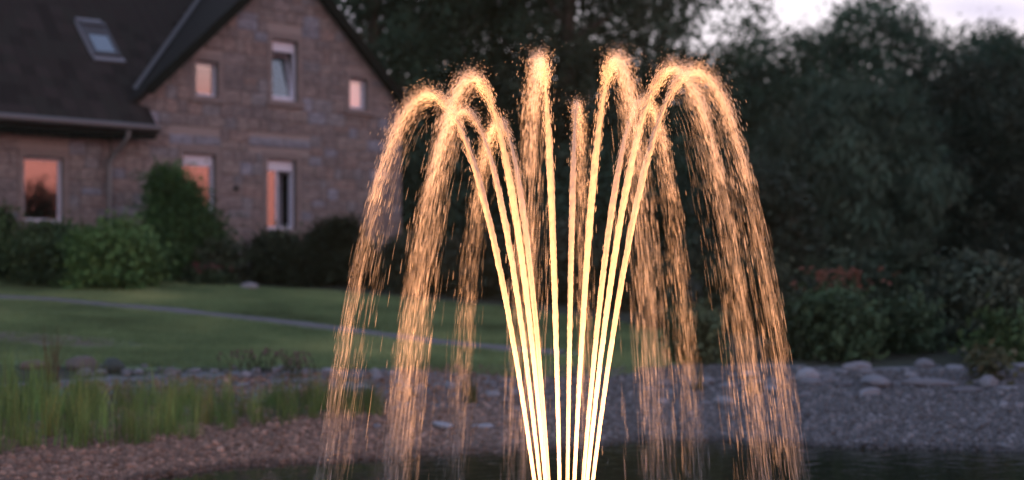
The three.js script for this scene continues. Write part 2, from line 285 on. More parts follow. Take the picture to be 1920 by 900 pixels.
  const gl = Math.hypot(1, SL), vL = V(1 / gl, SL / gl, 0);
  roof('left slope of the gable roof', quad([[-3.66, gy(-3.66), 0.02], [-3.3, gy(-3.3), OV], [AX, gy(AX), OV], [AX, gy(AX), RZ - 1.5], [-3.66, gy(-3.66), -0.1]], 0.17), V(-3.6, gy(-3.6), OV - 0.03).addScaledVector(vL, 0.1), V(0, 0, -1).negate().negate(), vL, (p) => p.z > -(p.x + 3.62) * 1.13 - 0.1 && p.x < AX - 0.25 && !(p.x < -3.3 && p.z > 0.05), 30, 17, (p) => Math.abs(p.z), 90);
  part('roof', quad([[AX, gy(AX), OV], [3.62, gy(3.62), OV], [3.62, gy(3.62), -8], [AX, gy(AX), -8]], 0.17), tileMats[1], house, 'right slope of the gable roof');
  const verge = (x0, x1) => { const L = Math.hypot(x1 - x0, gy(x1) - gy(x0)), a = Math.atan2(gy(x1) - gy(x0), x1 - x0), g = new THREE.BoxGeometry(L, 0.2, 0.045); g.rotateZ(a); g.translate((x0 + x1) / 2, (gy(x0) + gy(x1)) / 2 - 0.09, OV + 0.026); return g; };
  const dark = new THREE.MeshPhysicalMaterial({ color: new THREE.Color().setRGB(0.009, 0.011, 0.0095), roughness: 0.95, specularIntensity: 0.2 });
  part('verge_board', verge(-3.3, AX), dark, house); part('verge_board', verge(AX, 3.64), dark, house);
  part('ridge_cap', tube([[AX, gy(AX) + 0.0, OV], [AX, gy(AX), -7.9]], 0.1, 20, 8), tileMats[1], house);
  { // valley lead
    const a = V(-3.38, RY(-0.25) + 0.03, -0.25), b = V(AX, ridge + 0.05, RZ), g = new THREE.BufferGeometry(), w = 0.085, p = [a.x - w * 0.9, a.y + 0.05, a.z - 0.02, a.x, a.y, a.z, a.x + w * 0.6, a.y + 0.075, a.z - 0.03, b.x - w * 0.9, b.y + 0.05, b.z - 0.02, b.x, b.y, b.z, b.x + w * 0.6, b.y + 0.075, b.z - 0.03];
    g.setAttribute('position', new THREE.Float32BufferAttribute(p.map((v, i) => v + (i % 3 === 1 ? 0.06 : i % 3 === 2 ? 0.04 : 0)), 3)); g.setIndex([0, 1, 3, 3, 1, 4, 1, 2, 4, 4, 2, 5]); g.computeVertexNormals();
    part('valley_gutter', g, std(0.085, 0.092, 0.10, 0.7, { side: THREE.DoubleSide }), house);
  }
  { // skylight set into the wing's roof: frame, pane, apron
    const o = V(-3.96, 4.83, -1.08).add(V(0, s2, s2).multiplyScalar(0.03)), u = V(0.99, 0.03, -0.03).normalize(), v = V(-0.04, s2, -s2).normalize(), n = u.clone().cross(v).normalize(), q = new THREE.Matrix4().makeBasis(u, v, n).setPosition(o);
    const Wd = 0.58, Ht = 1.15, fr = mergeGeometries([box(0, Wd, 0, 0.09, 0, 0.1), box(0, Wd, Ht - 0.12, Ht, 0, 0.12), box(0, 0.06, 0.09, Ht - 0.12, 0, 0.1), box(Wd - 0.06, Wd, 0.09, Ht - 0.12, 0, 0.1)]).applyMatrix4(q);
    const sk = part('skylight', fr, std(0.06, 0.062, 0.07, 0.5, { metalness: 0.2 }), house);
    part('flashing', mergeGeometries([box(-0.05, Wd + 0.06, -0.17, -0.02, 0, 0.05), box(-0.05, Wd * 0.9, Ht + 0.01, Ht + 0.1, 0.0, 0.1), box(-0.07, -0.012, -0.02, Ht, 0, 0.06)]).applyMatrix4(q), std(0.14, 0.155, 0.18, 0.5), sk);
    part('pane', box(0.06, Wd - 0.06, 0.09, Ht - 0.42, 0.07, 0.072).applyMatrix4(q), new THREE.MeshPhysicalMaterial({ color: new THREE.Color().setRGB(0.02, 0.02, 0.025), roughness: 0.02, ior: 3.4 }), sk);
    part('sash', box(0.06, Wd - 0.06, Ht - 0.42, Ht - 0.12, 0.03, 0.085).applyMatrix4(q), std(0.04, 0.04, 0.045, 0.6), sk);
  }
  // gutter, fascia, downpipe
  const zinc = std(0.10, 0.103, 0.11, 0.5, { metalness: 0.3 });
  const gu = new THREE.CylinderGeometry(0.075, 0.075, 10.0, 14, 1, true, Math.PI / 2, Math.PI); gu.rotateZ(Math.PI / 2); gu.rotateX(0); gu.translate(-8.2, EY - 0.02, EZ + 0.07);
  zinc.side = THREE.DoubleSide;
  part('gutter', mergeGeometries([new THREE.CylinderGeometry(0.078, 0.078, 10.0, 14, 1, false).rotateZ(Math.PI / 2).translate(-8.2, EY - 0.03, EZ + 0.06)]), zinc, house);
  part('fascia', box(-13.4, -3.24, EY - 0.24, EY - 0.165, 0.3, EZ - 0.01), dark, house);
  part('downpipe', mergeGeometries([tube([[-3.86, EY - 0.1, EZ + 0.04], [-3.87, EY - 0.26, EZ], [-4.03, 2.62, 0.16], [-4.08, 2.45, 0.1]], 0.045, 30, 10), tube([[-4.08, 2.45, 0.1], [-4.08, 0.9, 0.1], [-4.08, -0.2, 0.1]], 0.045, 8, 10)]), std(0.16, 0.17, 0.18, 0.5, { metalness: 0.3 }), house);
  part('wall_lamp', mergeGeometries([new THREE.CylinderGeometry(0.045, 0.06, 0.03, 12).rotateX(Math.PI / 2).translate(-1.19, 2.1, 0.05), new THREE.SphereGeometry(0.055, 12, 8).translate(-1.19, 2.09, 0.1)]), std(0.015, 0.015, 0.015, 0.5), house);
}

/* ---------- foliage ---------- */
const up = V(0, 1, 0);
function leafClump(seed, n, radius, len, wid, droop = 0) {      // n small bent leaves in a loose ball
  const r = rng(seed), p = [], ix = [];
  for (let i = 0; i < n; i++) {
    const c = V(gauss(r), gauss(r) * 0.8, gauss(r)).multiplyScalar(radius * 0.5), d = V(r() - 0.5, r() * 0.9 - 0.35 - droop, r() - 0.5).normalize(), s = d.clone().cross(V(r() - 0.5, 1, r() - 0.5)).normalize(), nn = s.clone().cross(d), L = len * (0.7 + 0.6 * r()), w = wid * (0.7 + 0.6 * r()) / 2, k = p.length / 3;
    for (const q of [c.clone(), c.clone().addScaledVector(d, L * 0.5).addScaledVector(s, w).addScaledVector(nn, 0.08 * L), c.clone().addScaledVector(d, L), c.clone().addScaledVector(d, L * 0.5).addScaledVector(s, -w).addScaledVector(nn, 0.08 * L)]) p.push(q.x, q.y, q.z);
    ix.push(k, k + 1, k + 2, k, k + 2, k + 3);
  }
  const g = new THREE.BufferGeometry(); g.setAttribute('position', new THREE.Float32BufferAttribute(p, 3)); g.setIndex(ix); g.computeVertexNormals(); return g;
}
const leafMat = new THREE.MeshPhysicalMaterial({ color: 0xffffff, roughness: 0.9, transmission: 0.25, thickness: 0, side: THREE.DoubleSide, specularIntensity: 0.25 });
const clumps = { big: leafClump(1, 46, 0.66, 0.22, 0.13), mid: leafClump(2, 34, 0.4, 0.15, 0.085), willow: leafClump(3, 24, 0.5, 0.36, 0.055, 0.6), needle: leafClump(4, 34, 0.3, 0.2, 0.035), small: leafClump(5, 24, 0.2, 0.1, 0.055), spruce: leafClump(6, 30, 0.5, 0.3, 0.07, 0.3) };
const barkMat = std(0.05, 0.042, 0.034, 0.95, { bumpMap: grainTex, bumpScale: 0.03 });
function scatter(R, blobs, perM2, noiseF, cut, size, col, spread) {
  const list = [], colors = [], q = new THREE.Quaternion(), e = new THREE.Euler();
  for (const [cx, cy, cz, rx, ry, rz, tone = 1] of blobs) {
    const n = Math.round(perM2 * 4 * Math.PI * Math.pow((Math.pow(rx * ry, 1.6) + Math.pow(rx * rz, 1.6) + Math.pow(ry * rz, 1.6)) / 3, 1 / 1.6));
    for (let i = 0; i < n; i++) {
      const d = V(gauss(R), gauss(R), gauss(R)).normalize(), k = 0.45 + 0.6 * Math.pow(R(), 0.5), x = cx + d.x * rx * k, y = cy + d.y * ry * k, z = cz + d.z * rz * k;
      if (fbm(x * noiseF, y * noiseF, z * noiseF + cx, 3) < cut) continue;
      const s = size * (0.7 + 0.6 * R());
      list.push(new THREE.Matrix4().compose(V(x, y, z), q.setFromEuler(e.set(R() * 1.2 - 0.6, R() * 6.28, R() * 1.2 - 0.6)).clone(), V(s, s, s)));
      const t = tone * (1 + spread * (R() - 0.5) + 0.5 * fbm(x * 0.7 + 9, y * 0.7, z * 0.7, 2));
      colors.push(new THREE.Color().setRGB(col[0] * t * (0.9 + 0.2 * R()), col[1] * t, col[2] * t));
    }
  }
  return [list, colors];
}
function limbs(R, h, r0, tips) {
  const gs = [], top = V((R() - 0.5) * 0.4, h, (R() - 0.5) * 0.4), c = new THREE.CatmullRomCurve3([V(0, -0.3, 0), V((R() - 0.5) * 0.2, h * 0.35, (R() - 0.5) * 0.2), V((R() - 0.5) * 0.35, h * 0.7, (R() - 0.5) * 0.35), top]);
  const taper = (curve, a, b, seg) => { const g = new THREE.TubeGeometry(curve, seg, 1, 7), p = g.attributes.position, P = curve.getSpacedPoints(seg); for (let i = 0; i < p.count; i++) { const k = Math.floor(i / 8), r = lerp(a, b, k / seg), o = P[Math.min(k, seg)]; p.setXYZ(i, o.x + (p.getX(i) - o.x) * r, o.y + (p.getY(i) - o.y) * r, o.z + (p.getZ(i) - o.z) * r); } g.computeVertexNormals(); return g; };
  gs.push(taper(c, r0, r0 * 0.25, 14));
  for (const t of tips) { const s = c.getPoint(clamp((t.y / h) * 0.7, 0.12, 0.95)), m = s.clone().lerp(t, 0.5); m.y -= 0.05 * t.length(); gs.push(taper(new THREE.CatmullRomCurve3([s, m, t]), r0 * 0.32, r0 * 0.06, 6)); }
  return mergeGeometries(gs);
}
function tree(name, label, category, x, z, { h, w, seed, base = 0.2, clump = 'big', col = [0.045, 0.058, 0.03], n = 14, perM2 = 3.2, cut = -0.12, noiseF = 0.55, spread = 0.5, form = 'round', size = 1, r0, group }) {
  const R = rng(seed), t = thing(name, label, category, [x, height(x, z) - 0.05, z], 0, group), blobs = [], tips = [];
  for (let i = 0; i < n; i++) {
    const k = (i + 0.5) / n, y = h * (base + (1 - base) * k * 0.93), a = i * 2.4 + R() * 0.9;
    const reach = form === 'cone' ? (1 - k) * 0.95 + 0.08 : form === 'shrub' ? Math.sqrt(Math.max(0.05, 1 - k * k * 0.9)) : Math.sin(Math.PI * clamp(0.16 + 0.72 * k, 0, 1)) ;
    const rr = w * 0.5 * reach * (form === 'cone' ? 0.45 : 0.6) * (0.55 + 0.6 * R()), br = w * (form === 'cone' ? 0.13 + 0.22 * (1 - k) : 0.21) * (0.75 + 0.5 * R());
    const c = V(Math.cos(a) * rr, y, Math.sin(a) * rr); tips.push(c);
    blobs.push([c.x, c.y, c.z, br, br * (form === 'cone' ? 0.75 : 0.82), br, 0.75 + 0.5 * R()]);
  }
  part('trunk', limbs(R, h * 0.9, r0 ?? h * 0.022, tips), barkMat, t);
  const [list, colors] = scatter(R, blobs, perM2, noiseF, cut, size, form === 'shrub' || clump === 'needle' ? col.map((c) => c * 1.6) : col, spread);
  instances('crown', clumps[clump], leafMat, list, t, colors);
  return t;
}
const at = (px, d) => [((px - 960) / 2300) * d, -d];            // where the sight line over a column of the picture meets a depth
const far = [0.042, 0.084, 0.054];
// tall wood behind the house and the fountain
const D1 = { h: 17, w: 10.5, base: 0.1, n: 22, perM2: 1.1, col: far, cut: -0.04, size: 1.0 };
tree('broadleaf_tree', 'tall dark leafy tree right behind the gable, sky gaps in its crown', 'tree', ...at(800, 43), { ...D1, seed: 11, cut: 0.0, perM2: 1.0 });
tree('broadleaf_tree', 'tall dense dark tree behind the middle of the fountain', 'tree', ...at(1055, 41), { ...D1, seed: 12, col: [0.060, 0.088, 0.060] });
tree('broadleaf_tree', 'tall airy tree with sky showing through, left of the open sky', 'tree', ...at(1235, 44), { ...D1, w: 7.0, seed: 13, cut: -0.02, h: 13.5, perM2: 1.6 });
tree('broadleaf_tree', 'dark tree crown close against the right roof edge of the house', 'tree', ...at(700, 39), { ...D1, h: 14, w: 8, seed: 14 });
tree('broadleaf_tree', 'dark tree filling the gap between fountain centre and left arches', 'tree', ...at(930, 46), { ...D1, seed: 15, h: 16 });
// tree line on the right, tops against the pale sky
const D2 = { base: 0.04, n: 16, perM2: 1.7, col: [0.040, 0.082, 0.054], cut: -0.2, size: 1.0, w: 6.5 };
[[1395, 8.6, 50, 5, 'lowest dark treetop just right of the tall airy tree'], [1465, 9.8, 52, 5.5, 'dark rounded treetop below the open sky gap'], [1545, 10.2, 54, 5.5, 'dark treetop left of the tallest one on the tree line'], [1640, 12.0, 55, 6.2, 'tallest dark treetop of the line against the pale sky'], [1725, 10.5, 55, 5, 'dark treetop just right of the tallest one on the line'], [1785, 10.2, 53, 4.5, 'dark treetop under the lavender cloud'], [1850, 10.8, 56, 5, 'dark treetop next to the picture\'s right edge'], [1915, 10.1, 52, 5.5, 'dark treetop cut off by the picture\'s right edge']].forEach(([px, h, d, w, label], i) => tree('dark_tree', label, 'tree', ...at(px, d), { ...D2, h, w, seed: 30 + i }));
// paler loose tree in the middle of the right
tree('willow', 'pale grey-green willow with drooping foliage in front of the dark wood', 'tree', ...at(1610, 30), { h: 4.4, w: 4.6, base: 0.05, n: 18, clump: 'willow', col: [0.085, 0.135, 0.098], perM2: 7, cut: -0.08, noiseF: 0.9, seed: 51, size: 0.8 });
tree('willow', 'slender pale bush leaning left of the pale willow', 'tree', ...at(1480, 29), { h: 3.8, w: 2.6, base: 0.03, n: 12, clump: 'willow', col: [0.064, 0.100, 0.072], perM2: 7, cut: -0.05, noiseF: 0.9, seed: 52, size: 0.8 });
tree('small_tree', 'dark bushy small tree at the right edge behind the hedge', 'tree', ...at(1850, 31), { h: 5.2, w: 3.8, base: 0.02, n: 16, clump: 'mid', col: [0.040, 0.056, 0.040], perM2: 7, seed: 53 });
tree('small_tree', 'dark bushy small tree behind the orange flowers', 'tree', ...at(1400, 22), { h: 2.3, w: 2.8, base: 0.02, n: 14, clump: 'mid', col: [0.040, 0.058, 0.042], perM2: 7, seed: 54 });
// dark undergrowth of the wood: one mass nobody could count
{
  const R = rng(61), blobs = [];
  for (let i = 0; i < 80; i++) { const px = 560 + 1450 * R(), d = 34 + 28 * R(), [x, z] = at(px, d), r = 1.6 + 1.4 * R(); blobs.push([x, height(x, z) + r * (0.3 + 1.4 * R() * smooth(d, 34, 50)), z, r * 1.3, r, r * 1.3, 0.7 + 0.5 * R()]); }
  for (let i = 0; i < 60; i++) { const [x, z] = at(600 + 1400 * (i + R()) / 60, 60 + 6 * R()), r = 3.4; blobs.push([x, height(x, z) + 0.6 + 3.4 * R(), z, r, r, r, 0.8]); }
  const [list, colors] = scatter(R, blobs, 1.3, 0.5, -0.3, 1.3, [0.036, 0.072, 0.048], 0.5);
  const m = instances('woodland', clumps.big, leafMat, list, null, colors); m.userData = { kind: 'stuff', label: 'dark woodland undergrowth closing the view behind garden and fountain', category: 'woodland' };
}
{ // trees over on the right, outside the view, that the window panes mirror
  const R = rng(62), blobs = [];
  for (let i = 0; i < 60; i++) { const t = (i + R()) / 60, x = lerp(22, 36, t) + 2 * gauss(R), z = lerp(4, -24, t) + gauss(R), r = 0.8 + 0.7 * R(), tall = lerp(4.8, 0.1, smooth(t, 0.27, 0.4)); blobs.push([x, 1.6 + tall * (1 + 0.5 * perlin.noise(t * 11, 1, 2)) * R(), z, r, r * lerp(1, 0.5, smooth(t, 0.27, 0.4)), r]); }
  const [list, colors] = scatter(R, blobs, 2.5, 0.5, -0.2, 1, [0.035, 0.042, 0.026], 0.5);
  const m = instances('tree_line', clumps.big, leafMat, list, null, colors); m.userData = { kind: 'stuff', label: 'dark tree line beside the garden that house windows mirror against red sky', category: 'tree line' };
}
// shrubs before the house
function shrub(name, label, category, px, d, o, group) { const [x, z] = at(px, d); return tree(name, label, category, x, z, { base: 0.0, n: 12, clump: 'small', form: 'shrub', perM2: 26, cut: -0.2, noiseF: 1.6, r0: 0.04, group, ...o }); }
shrub('conifer', 'upright green conifer covering part of the ground floor window', 'shrub', 330, 24.6, { h: 2.25, w: 1.75, form: 'cone', n: 30, clump: 'needle', perM2: 26, cut: 0.05, noiseF: 2.6, col: [0.044, 0.094, 0.034], seed: 71, base: 0.02 });
shrub('shrub', 'small dark green shrub leaning on the right foot of the conifer', 'shrub', 382, 24.5, { h: 1.25, w: 0.95, clump: 'needle', cut: 0.0, col: [0.036, 0.070, 0.028], seed: 91, n: 12 });
shrub('shrub', 'bright green mounded shrub below the downpipe at the lawn edge', 'shrub', 205, 22.6, { h: 1.0, w: 2.0, col: [0.056, 0.108, 0.036], seed: 72, n: 16 });
shrub('shrub', 'dark green shrub under the wing window at the left', 'shrub', 90, 23, { h: 1.05, w: 1.9, col: [0.034, 0.058, 0.026], seed: 73 });
shrub('shrub', 'tall dark shrub cut by the left edge beneath the wing', 'shrub', -20, 23.2, { h: 1.45, w: 1.5, col: [0.038, 0.068, 0.028], seed: 74 });
shrub('shrub', 'low dark flowering shrub right of the conifer', 'shrub', 410, 24.2, { h: 0.85, w: 1.2, col: [0.033, 0.045, 0.026], seed: 75 });
shrub('shrub', 'dark low shrub under the casement window', 'shrub', 520, 24.8, { h: 0.95, w: 1.6, col: [0.028, 0.038, 0.022], seed: 76 });
shrub('shrub', 'dark shrub beside the juniper near the house corner', 'shrub', 660, 25.5, { h: 0.75, w: 1.7, col: [0.026, 0.034, 0.02], seed: 77 });
shrub('shrub', 'low dark shrub behind the left falling water by the house corner', 'shrub', 770, 24.2, { h: 0.9, w: 1.7, col: [0.028, 0.034, 0.022], seed: 78 });
shrub('shrub', 'dark shrub behind the inner left jets at the lawn end', 'shrub', 900, 23.6, { h: 1.05, w: 2.0, col: [0.030, 0.035, 0.024], seed: 79 });
shrub('shrub', 'dark shrub seen between the two middle jets', 'shrub', 1050, 23, { h: 1.25, w: 2.2, col: [0.036, 0.042, 0.032], seed: 80 });
shrub('shrub', 'dark shrub behind the right group of jets', 'shrub', 1160, 22, { h: 1.15, w: 1.8, col: [0.034, 0.040, 0.028], seed: 81 });
shrub('round_bush', 'round dark bush right of the right jets beyond the rocks', 'shrub', 1250, 19.2, { h: 1.0, w: 0.75, col: [0.038, 0.052, 0.034], seed: 82 });
shrub('round_bush', 'low grassy bush on the rock bank behind the right falling water', 'shrub', 1300, 16.2, { h: 0.72, w: 0.85, col: [0.045, 0.062, 0.034], seed: 83 });
shrub('shrub', 'dark bush behind the outer right falling water', 'shrub', 1400, 19, { h: 1.0, w: 1.5, col: [0.032, 0.042, 0.026], seed: 84 });
shrub('shrub', 'leafy green shrub below the orange flowers on the right bank', 'shrub', 1570, 16.4, { h: 0.78, w: 1.35, col: [0.032, 0.054, 0.028], seed: 85, n: 16 });
shrub('shrub', 'leafy green shrub between the flower shrub and the right hedge', 'shrub', 1690, 16.6, { h: 0.66, w: 1.0, col: [0.031, 0.052, 0.028], seed: 86 });
shrub('shrub', 'dark shrub at the left foot of the orange flowers', 'shrub', 1490, 16.6, { h: 0.62, w: 0.9, col: [0.028, 0.042, 0.025], seed: 87 });
shrub('shrub', 'dark shrub behind the gap right of the orange flowers', 'shrub', 1700, 20.5, { h: 1.0, w: 1.5, col: [0.026, 0.040, 0.026], seed: 96 });
shrub('shrub', 'dark low shrub behind the orange flowers themselves', 'shrub', 1590, 20.2, { h: 0.9, w: 1.5, col: [0.026, 0.040, 0.026], seed: 97 });
shrub('hedge', 'low grey-green hedge running out of the picture on the right', 'hedge', 1850, 17.4, { h: 0.98, w: 2.1, col: [0.040, 0.052, 0.036], seed: 88, n: 18 });
shrub('shrub', 'bright green tuft in front of the grey-green hedge at right', 'shrub', 1880, 15.6, { h: 0.55, w: 0.85, col: [0.042, 0.072, 0.03], seed: 89 });
shrub('round_bush', 'small dark bush on the stony bank near the right edge', 'shrub', 1853, 14.6, { h: 0.38, w: 0.36, col: [0.050, 0.054, 0.03], seed: 90, n: 8 });
{ // juniper with a long branch sweeping up to the right
  const [x, z] = at(575, 24.6), R = rng(95), t = thing('juniper', 'dark spreading juniper with one branch arching right across the wall', 'shrub', [x, height(x, z), z]);
  const curves = [[[0, 0, 0], [-0.3, 0.5, 0], [-0.75, 0.72, 0.1]], [[0, 0, 0], [0.2, 0.65, 0], [0.55, 1.02, 0], [0.85, 1.06, 0.1]], [[0, 0, 0], [0.2, 0.3, 0.2], [0.7, 0.42, 0.3]], [[0, 0, 0], [-0.1, 0.4, 0.3], [-0.4, 0.5, 0.5]], [[0, 0, 0], [0.1, 0.5, -0.2], [0.2, 0.75, -0.3]]], blobs = [];
  for (const c of curves) { const k = new THREE.CatmullRomCurve3(c.map((p) => V(...p))); part('stem', new THREE.TubeGeometry(k, 10, 0.022, 6), barkMat, t); for (let i = 1; i <= 8; i++) { const p = k.getPoint(i / 8); blobs.push([p.x, p.y - 0.03, p.z, 0.2, 0.13, 0.2, 0.8 + 0.4 * R()]); } }
  const [l, c] = scatter(R, blobs, 40, 1.5, -0.3, 0.8, [0.030, 0.042, 0.024], 0.5); instances('foliage', clumps.needle, leafMat, l, t, c);
}
// flowers
function flowers(name, label, px, d, n, w, h, petal, seed, size = 0.06, stemCol = [0.04, 0.06, 0.025], leafy = 26) {
  const [x, z] = at(px, d), R = rng(seed), t = thing(name, label, 'flowers', [x, height(x, z), z]), stems = [], fl = { [0]: [], [1]: [] };
  const cup = (s) => { const gs = []; for (let k = 0; k < 6; k++) { const g = new THREE.BufferGeometry(); g.setAttribute('position', new THREE.Float32BufferAttribute([0, 0, 0, s * 0.55, s * 0.75, -s * 0.28, s * 1.1, s * 0.8, 0, s * 0.55, s * 0.75, s * 0.28], 3)); g.setIndex([0, 1, 2, 0, 2, 3]); g.rotateY(k * 1.047); gs.push(g); } const g = mergeGeometries(gs); g.computeVertexNormals(); return g; };
  for (let i = 0; i < n; i++) {
    const bx = gauss(R) * w * 0.28, bz = gauss(R) * 0.18, hh = h * (0.72 + 0.33 * R()), tx = bx + (R() - 0.5) * 0.22;
    stems.push(tube([[bx, 0, bz], [bx * 0.7 + tx * 0.3, hh * 0.6, bz], [tx, hh, bz]], 0.006, 5, 4));
    for (let k = 0; k < 2; k++) fl[i % 2].push(cup(size * (0.8 + 0.5 * R())).rotateZ((R() - 0.5) * 1.6).rotateY(R() * 6.28).translate(tx + (R() - 0.5) * 0.09, hh - 0.01 - 0.07 * k * R(), bz + (R() - 0.5) * 0.08));
  }
  part('stems', mergeGeometries(stems), std(...stemCol, 0.9), t).userData.kind = 'stuff';
  for (const k of [0, 1]) part('blossom', mergeGeometries(fl[k]), std(...petal.map((c) => c * (k ? 0.75 : 1)), 0.8, { side: THREE.DoubleSide }), t);
  const [l, c] = scatter(R, [[-w * 0.2, h * 0.25, 0, w * 0.35, h * 0.3, 0.25], [w * 0.22, h * 0.22, 0, w * 0.3, h * 0.28, 0.25]], leafy, 1.5, -0.3, 0.9, [0.04, 0.066, 0.03], 0.4); instances('leaves', clumps.small, leafMat, l, t, c);
  return t;
}
flowers('orange_lilies', 'clump of tall orange-red flowers on the right above green shrubs', 1568, 17.2, 75, 1.05, 1.03, [0.27, 0.115, 0.085], 101, 0.036);
flowers('pink_flowers', 'pink flowers at the lawn edge right of the conifer', 395, 23.6, 16, 0.6, 0.42, [0.2, 0.06, 0.08], 102, 0.035);
flowers('red_flowers', 'dull red flowers among the green shrub under the downpipe', 150, 22.9, 12, 0.4, 1.0, [0.2, 0.07, 0.06], 103, 0.04);
flowers('purple_flowers', 'thin purple-pink flower spikes on the lawn\'s stony edge behind the reeds', 490, 14.5, 26, 0.75, 0.27, [0.2, 0.065, 0.14], 104, 0.02, [0.05, 0.06, 0.03], 1.5);
flowers('purple_flowers', 'few purple-pink spikes left of the first falling water', 548, 14.3, 12, 0.3, 0.27, [0.2, 0.065, 0.14], 105, 0.02, [0.05, 0.06, 0.03], 1.5);

/* ---------- stones along the shore ---------- */
function rockGeo(seed, flat = 0.7) {
  const g = new THREE.IcosahedronGeometry(1, 2), p = g.attributes.position, r = rng(seed), cuts = [];
  for (let i = 0; i < 9; i++) cuts.push([V(gauss(r), gauss(r), gauss(r)).normalize(), 0.62 + 0.3 * r()]);
  for (let i = 0; i < p.count; i++) { const v = V(p.getX(i), p.getY(i), p.getZ(i)); for (const [n, d] of cuts) { const k = v.dot(n); if (k > d) v.addScaledVector(n, (d - k) * 0.85); } v.multiplyScalar(1 + 0.12 * perlin.noise(v.x * 2 + seed, v.y * 2, v.z * 2)); p.setXYZ(i, v.x, v.y * flat, v.z); }
  const o = toCreasedNormals(g, 0.6); const uv = new Float32Array(o.attributes.position.count * 2); for (let i = 0; i < uv.length / 2; i++) { uv[i * 2] = o.attributes.position.getX(i) * 0.6; uv[i * 2 + 1] = o.attributes.position.getZ(i) * 0.6 + o.attributes.position.getY(i) * 0.4; } o.setAttribute('uv', new THREE.BufferAttribute(uv, 2)); return o;
}
const rocks = [1, 2, 3, 4, 5, 6, 7].map((s) => rockGeo(s, 0.55 + 0.06 * s));
const rockMats = [[0.19, 0.20, 0.23], [0.24, 0.25, 0.285], [0.15, 0.156, 0.18], [0.19, 0.185, 0.195], [0.29, 0.305, 0.35]].map((c) => std(...c, 0.9, { bumpMap: grainTex, bumpScale: 0.02 }));
function rock(label, x, z, s, mat, seed, group, sink = 0.25) {
  const R = rng(seed), m = single('rock', label, 'rock', rocks[seed % 7], mat, [x, height(x, z) + s[1] * (0.45 - sink), z], group);
  m.scale.set(...s); m.rotation.set(0.2 * (R() - 0.5), R() * 6.28, 0.2 * (R() - 0.5)); return m;
}
